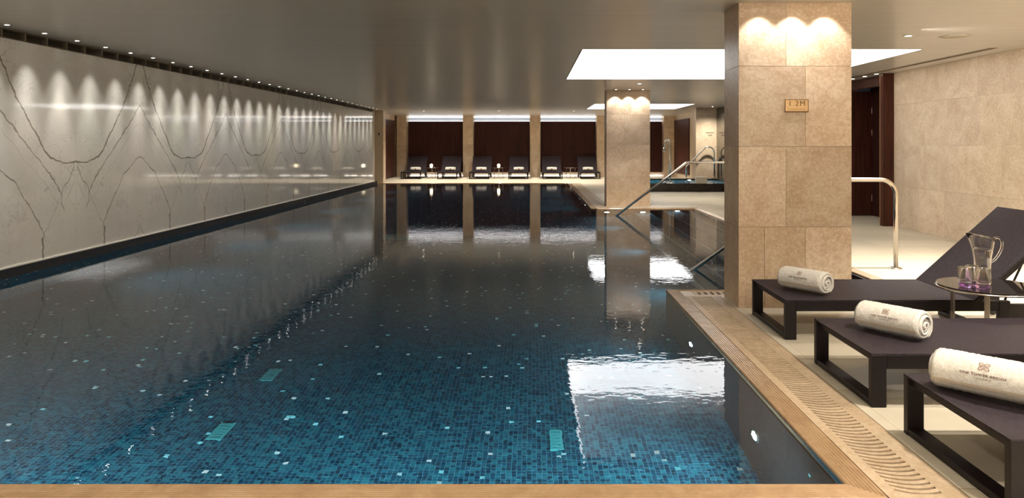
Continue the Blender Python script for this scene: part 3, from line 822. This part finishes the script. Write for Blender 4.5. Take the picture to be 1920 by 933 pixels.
for y, lab in ((17.7, 'first'), (19.6, 'second'), (21.7, 'third'), (24.2, 'fourth')):
    pool_light((XR - .001, y, -.5), (0, R(90), 0), (-1, 0, 0), lab + ' small underwater light beyond the step bay, along the far pool edge', P_POOL)
for x, lab in ((1.62, 'left'), (2.4, 'middle'), (3.15, 'right')):
    pool_light((x, BY1 - .001, -.6 if x < 3 else -.3), (R(90), 0, 0), (0, -1, 0), lab + ' underwater light in the far wall of the step bay', P_POOL * .6, None, .45)
# floor drains, teal
for x, y, sx, sy, lab in ((-1.99, 4.73, .10, .24, 'teal drain cover on the pool bottom, nearest on the left'), (.155, 4.68, .085, .26, 'teal drain cover on the pool bottom beside the coffer reflection'),
                     (-2.01, 5.69, .10, .25, 'second teal drain cover on the left, behind the nearest one'), (-2.25, 12.5, .5, .6, 'wide teal panel on the pool bottom under the far water')):
    bm = BM(); box(bm, -sx / 2, sx / 2, -sy / 2, sy / 2, 0, .012, .004)
    n_ = int(sy / .04)
    t = obj('drain_cover', bm, plain('teal_grille', (.05, .26, .27), .4, 0, .5, .1), None)
    bm = BM()
    for k in range(n_): box(bm, -sx / 2 + .015, sx / 2 - .015, -sy / 2 + .02 + k * .04, -sy / 2 + .03 + k * .04, .010, .0128)
    obj('slot', bm, plain('teal_slot', (.03, .14, .16), .5), t)
    t.location = (x, y, PD); tag(t, lab, 'drain cover')

# handrails
def pool_rail(y, label, x0=1.78, hgt=1.0):
    t = tag(empty('pool_handrail', (x0, y, 0)), label, 'handrail')
    rr = .024
    p0 = (-.35, 0, -.30); p1 = (1.42, 0, hgt); p2 = (2.32, 0, hgt); p3 = (2.32, 0, 0)
    path = [Vector(p0)] + fillet(p0, p1, p2, .12) + fillet(p1, p2, p3, .17, 12) + [Vector(p3)]
    bm = BM(); tube(bm, path, rr, 20); obj('rail_tube', bm, M['chrome'], t, True)
    bm = BM(); lathe(bm, [(.026, .014), (.055, .013), (.068, .006), (.07, 0), (.026, 0)], 32, (2.32, 0, .001)); obj('floor_flange', bm, M['chrome'], t, True)
    bm = BM(); lathe(bm, [(.026, .012), (.05, .01), (.055, 0), (.026, 0)], 24, (-.35, 0, -.31)); obj('step_flange', bm, M['chrome'], t, True)
pool_rail(8.32, 'polished steel handrail at the near end of the pool steps')
pool_rail(14.58, 'polished steel handrail at the far end of the pool steps', 1.64, 1.04)
for y, lab in ((24.54, 'arched steel handrail at the back of the hot tub'),):
    t = tag(empty('tub_handrail', (5.15, y, tz + .021)), lab, 'handrail')
    arc_ = [Vector((.72 + .19 * math.cos(R(q_)), 0, .86 + .19 * math.sin(R(q_)))) for q_ in range(135, -1, -9)]
    path = [Vector((-.02, 0, 0))] + fillet((-.02, 0, 0), (-.02, 0, .388), arc_[0], .09) + arc_ + [Vector((.91, 0, 0))]
    bm = BM(); tube(bm, path, .022, 16); obj('rail_tube', bm, M['chrome'], t, True)
    bm = BM()
    for x in (-.02, .91): lathe(bm, [(.024, .012), (.05, .01), (.055, 0), (.024, 0)], 20, (x, 0, 0))
    obj('floor_flange', bm, M['chrome'], t, True)
# shower spout
t = tag(empty('hot_tub_spout', (4.1, 21.91, tz + .001)), 'tall steel water spout with hooked head on the hot tub rim', 'water spout')
p = [(0, 0, 0), (0, 0, 1.18)]
path = [Vector(p[0])] + fillet((0, 0, 0), (0, 0, 1.28), (-.14, 0, 1.26), .06, 8) + fillet((0, 0, 1.28), (-.13, 0, 1.27), (-.15, 0, 1.12), .05, 6) + [Vector((-.16, 0, 1.08))]
bm = BM(); tube(bm, path, .028, 14); obj('post', bm, M['chrome'], t, True)
bm = BM(); tube(bm, [(-.155, 0, 1.10), (-.17, 0, 1.0), (-.175, 0, .93)], [.022, .04, .045], 14); obj('nozzle', bm, M['chrome'], t, True)
bm = BM(); lathe(bm, [(.0001, .03), (.04, .03), (.085, .008), (.09, 0), (.0001, 0)], 24); obj('base_plate', bm, M['chrome'], t, True)
bm = BM(); lathe(bm, [(.0001, .06), (.03, .055), (.045, .02), (.045, 0), (.0001, 0)], 20, (-.16, 0, 0)); obj('push_button', bm, M['chrome'], t, True)

# plate on pillar
t = tag(empty('depth_plate', (2.262, 6.316, 1.727)), 'small brass depth plate reading 1 2M on the near pillar', 'sign')
bm = BM(); box(bm, -.1, .1, -.012, 0, -.055, .055, .003); obj('plate', bm, M['brass'], t)
bm = BM()
for a in ((-.1, .1, .05, .055), (-.1, .1, -.055, -.045), (-.1, -.096, -.055, .055), (.096, .1, -.055, .055)): box(bm, a[0], a[1], -.0145, -.011, a[2], a[3])
obj('border', bm, M['brass_dark'], t)
bm = text_bm('1 2M', .062, .001, 1.15); xf(bm, lambda c: Vector((c.x * 1.05, -.013 - c.z, c.y + .018))); obj('lettering', bm, M['brass_dark'], t)
bm = BM()
for k in range(9): box(bm, -.075 + k * .017, -.063 + k * .017, -.0135, -.012, -.034, -.026)
obj('small_print', bm, plain('worn_brass', (.40, .24, .10), .5, .4), t)
# lettering on the corner wall
t = tag(empty('wall_lettering', (5.95, 24.7, 1.78)), 'small dark lettering above two tiny figures on the corner wall', 'sign')
bm = BM()
j = random.Random(5); x = -.13
while x < .13:
    w_ = j.uniform(.012, .026); box(bm, x, x + w_, -.005, 0, -.012, .012); x += w_ + .008
obj('letters', bm, M['black'], t)
for x in (-.02, .045):
    bm = BM(); lathe(bm, [(.0001, .03), (.012, .028), (.013, .012), (.009, .006), (.0001, .006)], 10, (x, -.006, -.085)); box(bm, x - .011, x + .011, -.010, 0, -.115, -.08, .003); obj('figure', bm, M['black'], t)

# ================================================================== LOUNGERS
SH = .287; LW = .805; LL = 1.95; HINGE = 1.35; BANG = R(41.7)
def make_lounger(name):
    t = empty(name, (0, 0, 0))
    # legs: rectangular loops at the foot and the head
    for x in (0, LL - .42):
        fbm = BM(); T = .04; Wd = .08
        box(fbm, x, x + Wd, 0, T, 0, SH - .008, .003, 1); obj('leg', fbm, M['frame'], t)
        fbm = BM(); box(fbm, x, x + Wd, LW - T, LW, 0, SH - .008, .003, 1); obj('leg', fbm, M['frame'], t)
        fbm = BM(); box(fbm, x + .002, x + Wd - .002, T, LW - T, 0.001, .034, .003, 1); obj('stretcher', fbm, M['frame'], t)
    bm = BM()
    for y in (0, LW - .04): box(bm, .08, LL - .42, y, y + .04, SH - .082, SH - .008, .003, 1)
    box(bm, .02, .06, .04, LW - .04, SH - .05, SH - .012, .003, 1)
    box(bm, LL - .46, LL - .42, .04, LW - .04, SH - .082, SH - .03, .003, 1)
    obj('side_frame', bm, M['frame'], t)
    # seat sling, slightly sagging across
    bm = BM(); nx, ny = 24, 12; G_ = {}
    for i in range(nx + 1):
        for k in range(ny + 1):
            u, v = i / nx, k / ny
            z = SH - .018 * (math.sin(PI * v) ** .7) * min(1, math.sin(PI * min(1, max(0, u))) * 4 + .15)
            G_[i, k] = (u * HINGE, v * LW, z)
    def shell(bm, G_, nx, ny, nrm, th):
        a = {q: bm.verts.new(p) for q, p in G_.items()}; b = {q: bm.verts.new(Vector(p) - Vector(nrm) * th) for q, p in G_.items()}
        for i in range(nx):
            for k in range(ny):
                bm.faces.new((a[i, k], a[i + 1, k], a[i + 1, k + 1], a[i, k + 1])); bm.faces.new((b[i, k], b[i, k + 1], b[i + 1, k + 1], b[i + 1, k]))
        for i in range(nx):
            for k in (0, ny): bm.faces.new((a[i, k], a[i + 1, k], b[i + 1, k], b[i, k]))
        for k in range(ny):
            for i in (0, nx): bm.faces.new((a[i, k], a[i, k + 1], b[i, k + 1], b[i, k]))
    shell(bm, G_, nx, ny, (0, 0, 1), .008); obj('seat', bm, M['sling'], t)
    # back
    d = Vector((math.cos(BANG), 0, math.sin(BANG))); nn = Vector((-math.sin(BANG), 0, math.cos(BANG))); H0 = Vector((HINGE, 0, SH)); BL = .90
    bm = BM(); G_ = {}
    for i in range(17):
        for k in range(13):
            u, v = i / 16, k / 12
            p = H0 + d * (u * BL) - nn * (.02 * math.sin(PI * v) ** .7 * math.sin(PI * u)); G_[i, k] = (p.x, v * LW, p.z)
    shell(bm, G_, 16, 12, nn, .008); bk = obj('backrest', bm, M['sling'], t)
    bm = BM(); MT = Matrix(((d.x, 0, nn.x, H0.x), (0, 1, 0, 0), (d.z, 0, nn.z, H0.z), (0, 0, 0, 1)))
    for y in (0, LW - .035): box(bm, 0, BL, y, y + .035, -.045, -.009, .003, 1, MT)
    box(bm, BL - .035, BL, .035, LW - .035, -.045, -.009, .003, 1, MT)
    obj('back_frame', bm, M['frame'], bk)
    for y in (.12, LW - .12):
        q0 = H0 + d * .62 - nn * .04; bm = BM(); tube(bm, [(q0.x, y, q0.z), (HINGE + .28, y, SH - .06)], .008, 8); obj('back_strut', bm, M['frame'], t, True)
    for y in (-.012, LW + .012):
        bm = BM(); ty = y; prof = [(.0001, -.015), (.035, -.015), (.04, -.01), (.04, .01), (.035, .015), (.0001, .015)]
        lathe(bm, prof, 20); xf(bm, lambda c: Vector((LL + .02 + c.x, ty + c.z + (.03 if ty < 0 else -.03), .041 + c.y))); obj('wheel', bm, M['black'], t, True)
    for y in (.045, LW - .085):
        bm = BM(); box(bm, LL - .4, LL + .04, y, y + .03, .05, SH - .04, .003, 1)
        obj('wheel_bracket', bm, M['frame'], t)
    return t
proto_l = make_lounger('sun_lounger')
near = [((1.815, 5.283, 0), 'charcoal sun lounger with raised back, in front of the near pillar'),
        ((1.807, 3.925, 0), 'charcoal sun lounger between the other two near ones, its back out of view'),
        ((1.807, 2.786, 0), 'charcoal sun lounger nearest the camera, foot end by the gutter grating')]
far = [(-4.85, 'first far lounger from the left, by the left end of the back wall'), (-3.39, 'second far lounger from the left, right of the first candle table'),
       (-2.105, 'third far lounger from the left, left of the second candle table'), (-.54, 'fourth far lounger from the left, right of the second candle table'),
       (.833, 'fifth far lounger from the left, left of the table without candle'), (2.35, 'sixth far lounger, rightmost of the row at the back wall')]
for i, (loc, lab) in enumerate(near):
    o = proto_l if i == 0 else copy_tree(proto_l); o.location = loc; tag(o, lab, 'sun lounger', 'charcoal sun loungers beside the pool')
for x, lab in far:
    o = copy_tree(proto_l); o.location = (x + LW / 2, 29.6, 0); o.rotation_euler = (0, 0, R(90)); tag(o, lab, 'sun lounger', 'dark sun loungers along the back wall')

# ------------------------------------------------------------------ towels
def make_towel(name, L=.385, r=.098, detail=True, logo=True):
    """rolled towel: a spiral sheet, axis along local x, resting on z=0"""
    bm = BM(); turns = 4.2; nseg = int(turns * (30 if detail else 14)); nl = 46 if detail else 8; th = .0135
    rn = random.Random(11); start = R(-62)
    def rad(a): return r - (r - .012) * (a / (turns * 2 * PI))
    rows = []
    for side in (0, 1):
        ring = []
        for i in range(nseg + 1):
            a = turns * 2 * PI * i / nseg; rr = rad(a) - (th if side else 0)
            if i < 3 and side == 0: rr -= (3 - i) * .0035
            if i > nseg - 2: rr = (rad(a) - th / 2)
            row = []
            for k in range(nl + 1):
                u = k / nl; ed = min(u, 1 - u) * nl
                sh = 1 - .10 * max(0, 1 - ed / 3.0) ** 2
                j = .0016 if detail else 0
                wob = rn.uniform(-j, j)
                x = (u - .5) * L + .006 * math.sin(a * .5 + (3 if u > .5 else 0)) * (1 if ed < 2 else 0)
                ang = start + a
                q = Vector((x, (rr * sh + wob) * math.cos(ang) * 1.06, (rr * sh + wob) * math.sin(ang) * .96))
                if q.z < -r * .80: q.z = -r * .80 - (abs(q.z) - r * .80) * .3
                row.append(bm.verts.new(q + Vector((0, 0, r * .86))))
            ring.append(row)
        rows.append(ring)
    A, B = rows
    for i in range(nseg):
        for k in range(nl):
            bm.faces.new((A[i][k], A[i][k + 1], A[i + 1][k + 1], A[i + 1][k])); bm.faces.new((B[i][k], B[i + 1][k], B[i + 1][k + 1], B[i][k + 1]))
        for k in (0, nl): bm.faces.new((A[i][k], A[i + 1][k], B[i + 1][k], B[i][k]))
    for k in range(nl):
        for i in (0, nseg): bm.faces.new((A[i][k], A[i][k + 1], B[i][k + 1], B[i][k]))
    t = obj(name, bm, M['terry'], None, True)
    # local -y side faces the camera; wrap() lays flat artwork (s along the axis, q round the roll) on the outer turn
    def wrap(bm2, deg0, lift):
        def f(c):
            ang = R(180) - R(deg0) - c.y / r
            a = (ang - start) % (2 * PI); rr = rad(a) + lift + c.z
            return Vector((c.x, rr * math.cos(ang) * 1.06, rr * math.sin(ang) * .96 + r * .86))
        xf(bm2, f)
    if logo:
        b2 = text_bm('ONE TOWER BRIDGE', .0155, .0006, 1.08); wrap(b2, 19, .0034); obj('lettering', b2, M['logo'], t)
        b2 = text_bm('LONDON', .0085, .0006, 1.9); wrap(b2, 9, .0034); obj('small_lettering', b2, M['logo'], t)
        b2 = BM()
        def ringflat(cx, cy, R0, w_, n=18, half=None):
            a0, a1 = half or (0, 2 * PI)
            for k in range(n):
                p, q = a0 + (a1 - a0) * k / n, a0 + (a1 - a0) * (k + 1) / n
                quad(b2, (cx + R0 * math.cos(p), cy + R0 * math.sin(p), 0), (cx + R0 * math.cos(q), cy + R0 * math.sin(q), 0), (cx + (R0 - w_) * math.cos(q), cy + (R0 - w_) * math.sin(q), 0), (cx + (R0 - w_) * math.cos(p), cy + (R0 - w_) * math.sin(p), 0))
        e = .0098
        for sx in (-1, 1):
            for sy in (-1, 1):
                ringflat(sx * e, sy * e, .0082, .0016); ringflat(sx * e * .1, sy * e * .1, .0125, .0013, 8, (math.atan2(sy, sx) - .5, math.atan2(sy, sx) + .5))
        for a in ((-.019, -.0175, -.019, -.008), (-.019, -.0175, .008, .019), (.0175, .019, -.019, -.008), (.0175, .019, .008, .019), (-.019, -.006, .0175, .019), (.006, .019, .0175, .019), (-.019, -.006, -.019, -.0175), (.006, .019, -.019, -.0175), (-.0007, .0007, -.015, .015), (-.015, .015, -.0007, .0007)):
            quad(b2, (a[0], a[2], 0), (a[1], a[2], 0), (a[1], a[3], 0), (a[0], a[3], 0))
        wrap(b2, 43, .0036); obj('emblem', b2, M['logo_pale'], t)
        b2 = BM(); nb = 30
        for q0, q1 in ((-.020, -.001), ):
            for k in range(nb):
                x0, x1 = -L / 2 * .93 + L * .93 * k / nb, -L / 2 * .93 + L * .93 * (k + 1) / nb
                for s in range(4):
                    ya, yb = q0 + (q1 - q0) * s / 4, q0 + (q1 - q0) * (s + 1) / 4
                    quad(b2, (x0, ya, 0), (x1, ya, 0), (x1, yb, 0), (x0, yb, 0))
        wrap(b2, -12, .0012); obj('woven_band', b2, M['band'], t)
    return t
tw = make_towel('rolled_towel')
ZT = SH - .012
spots = [((2.09, 5.66, ZT), -54, 'rolled white towel with emblem on the lounger before the near pillar'),
         ((2.135, 4.38, ZT), -54, 'rolled white towel with emblem on the middle near lounger'),
         ((2.03, 3.28, ZT), -46, 'rolled white towel nearest the camera, lettering fully readable')]
for i, (loc, rz, lab) in enumerate(spots):
    o = tw if i == 0 else copy_tree(tw); o.location = loc; o.rotation_euler = (0, 0, R(rz)); o.scale = [(1, 1, 1), (1.02, 1, 1), (1.15, 1.06, 1.06)][i]; tag(o, lab, 'towel', 'rolled towels on the near loungers')
tf = make_towel('rolled_towel', .42, .10, False, False)
bm = BM()
box(bm, -.03, .03, -.096, -.092, .06, .11); obj('emblem', bm, M['logo_pale'], tf)
names = ['first', 'second', 'third', 'fourth', 'fifth', 'sixth']
for i, (x, lab) in enumerate(far):
    o = tf if i == 0 else copy_tree(tf); o.location = (x, 30.85, SH - .012); o.rotation_euler = (0, 0, 0)
    tag(o, 'rolled white towel on the ' + names[i] + ' far lounger counted from the left', 'towel', 'rolled towels on the far loungers')

# ------------------------------------------------------------------ tables
TZ = .447
def make_table(name):
    t = empty(name, (0, 0, 0)); r = .315
    bm = BM(); lathe(bm, [(.0001, TZ - .010), (r - .004, TZ - .010), (r, TZ - .007), (r, TZ - .002), (r - .003, TZ), (.0001, TZ)], 72); obj('table_top', bm, M['smoked'], t)
    bm = BM(); lathe(bm, [(r - .012, TZ - .022), (r + .001, TZ - .022), (r + .003, TZ - .016), (r + .001, TZ - .0105), (r - .012, TZ - .0105)], 72, close=True); obj('rim', bm, M['chrome'], t, True)
    for a in (180, 60, 300):
        bm = BM(); m4 = Matrix.Rotation(R(a), 4, 'Z'); box(bm, .235, .247, -.017, .017, 0, TZ - .0105, .001, 1, m4); obj('leg', bm, M['brushed'], t)
    bm = BM()
    for a in (180, 60, 300): box(bm, 0, .236, -.017, .017, TZ - .034, TZ - .022, 0, 1, Matrix.Rotation(R(a), 4, 'Z'))
    obj('cross_brace', bm, M['brushed'], t)
    bm = BM(); lathe(bm, [(.215, .0), (.248, .0), (.248, .010), (.215, .010)], 60, close=True); obj('base_ring', bm, M['brushed'], t)
    return t
tb = make_table('side_table'); tb.location = (3.09, 5.0, 0)
tag(tb, 'round black glass side table with steel legs holding pitcher and glasses', 'table')
for x, lab in ((-4.13, 'round steel side table with a candle between first and second far lounger'), (-1.36, 'round steel side table with a candle between third and fourth far lounger'),
               (1.6, 'round steel side table without candle between fifth and sixth far lounger')):
    o = copy_tree(tb); o.location = (x, 30.4, 0); tag(o, lab, 'table', 'side tables between the far loungers')
    o.rotation_euler = (0, 0, R(30)); o.scale = (.85, .85, 1)
M['candle'] = emit('glowing_candle_glass', (1, .82, .55), 7)
for x, lab in ((-4.13, 'small glowing candle glass on the left far side table'), (-1.36, 'small glowing candle glass on the middle far side table')):
    t = tag(empty('candle_glass', (x, 30.4, TZ)), lab, 'candle', 'candle glasses on the far side tables')
    bm = BM(); lathe(bm, [(.0001, 0.001), (.04, .001), (.058, .03), (.062, .07), (.055, .12), (.045, .125), (.0001, .12)], 24); obj('glass_cup', bm, M['candle'], t, True)
    bm = BM(); lathe(bm, [(.0001, .118), (.008, .118), (.006, .14), (.0001, .155)], 8); obj('flame', bm, emit('flame', (1, .6, .2), 20), t, True)

# ------------------------------------------------------------------ pitcher and tumblers
def tumbler(label, loc, rz):
    t = tag(empty('tumbler', loc, rz), label, 'glass', 'purple-based tumblers on the side table'); t.scale = (1.08, 1.08, 1.15)
    Hh = .115; r0, r1 = .036, .043
    bm = BM()
    def facet(p, a):
        k = 1 + .02 * math.cos(8 * a) * (1 if p.z < .06 else 0); return Vector((p.x * k, p.y * k, p.z))
    lathe(bm, [(.0001, .030), (r0 - .002, .031), (r0, .034), (r1, Hh), (r1 - .0012, Hh + .001), (r1 - .0028, Hh), (r0 - .001, .040), (r0 - .008, .0335), (.0001, .0325)], 40, fn=facet); obj('bowl', bm, M['glass'], t, True)
    bm = BM(); lathe(bm, [(.0001, .0008), (r0 - .006, .0008), (r0 + .001, .006), (r0 + .002, .016), (r0 - .001, .027), (r0 - .004, .0295), (.0001, .0295)], 40, fn=facet); obj('thick_base', bm, M['purple_glass'], t, True)
    return t
tumbler('leftmost purple-based tumbler on the black glass table', (2.895, 4.93, TZ), .2)
tumbler('purple-based tumbler between the other two on the black glass table', (2.975, 4.985, TZ), .9)
tumbler('front right purple-based tumbler directly before the pitcher', (2.975, 4.87, TZ), 1.4)
# pitcher
t = tag(empty('water_pitcher', (3.07, 5.03, TZ), R(0)), 'tall clear glass pitcher of water behind the tumblers', 'pitcher')
PH = .30; t.scale = (1.25, 1.25, 1.1)
def spout(p, a):
    # left (-x) side carries the lip; rim slants up towards it
    d = math.cos(a - PI); q = p.copy()
    if p.z > .17:
        k = (p.z - .17) / (PH - .17)
        if d > 0: q.x -= .030 * k * k * d ** 6
        q.z += .016 * k * d * (1 if d > 0 else .9) 
    return q
outer = [(.0001, .0008), (.034, .0008), (.040, .004), (.042, .02), (.040, .06), (.0395, .10), (.043, .16), (.051, .22), (.058, .27), (.060, PH)]
inner = [(.058, PH + .001), (.0565, PH), (.0545, .27), (.0475, .22), (.0395, .16), (.036, .10), (.0365, .06), (.036, .03), (.030, .018), (.0001, .017)]
bm = BM(); lathe(bm, outer + inner, 56, fn=spout); obj('body', bm, M['glass'], t, True)
bm = BM(); lathe(bm, [(.0001, .0175), (.0295, .0185), (.0355, .0305), (.036, .06), (.0355, .10), (.039, .16), (.0455, .21), (.0472, .222), (.0001, .222)], 48); obj('water_fill', bm, M['drink'], t, True)
pts = []
import itertools
ctrl = [(.050, .262), (.068, .285), (.092, .284), (.106, .262), (.104, .225), (.088, .185), (.064, .150), (.0405, .135)]
def cr(P, n=6):
    out = []
    Q = [P[0]] + P + [P[-1]]
    for i in range(1, len(Q) - 2):
        for s in range(n):
            tt = s / n; p0, p1, p2, p3 = Q[i - 1], Q[i], Q[i + 1], Q[i + 2]
            out.append(tuple(.5 * ((2 * p1[j]) + (-p0[j] + p2[j]) * tt + (2 * p0[j] - 5 * p1[j] + 4 * p2[j] - p3[j]) * tt * tt + (-p0[j] + 3 * p1[j] - 3 * p2[j] + p3[j]) * tt ** 3) for j in range(len(p1))))
    out.append(P[-1]); return out
bm = BM(); tube(bm, [(a, -.01 * 0, b) for a, b in cr(ctrl)], .0068, 12); obj('handle', bm, M['glass'], t, True)
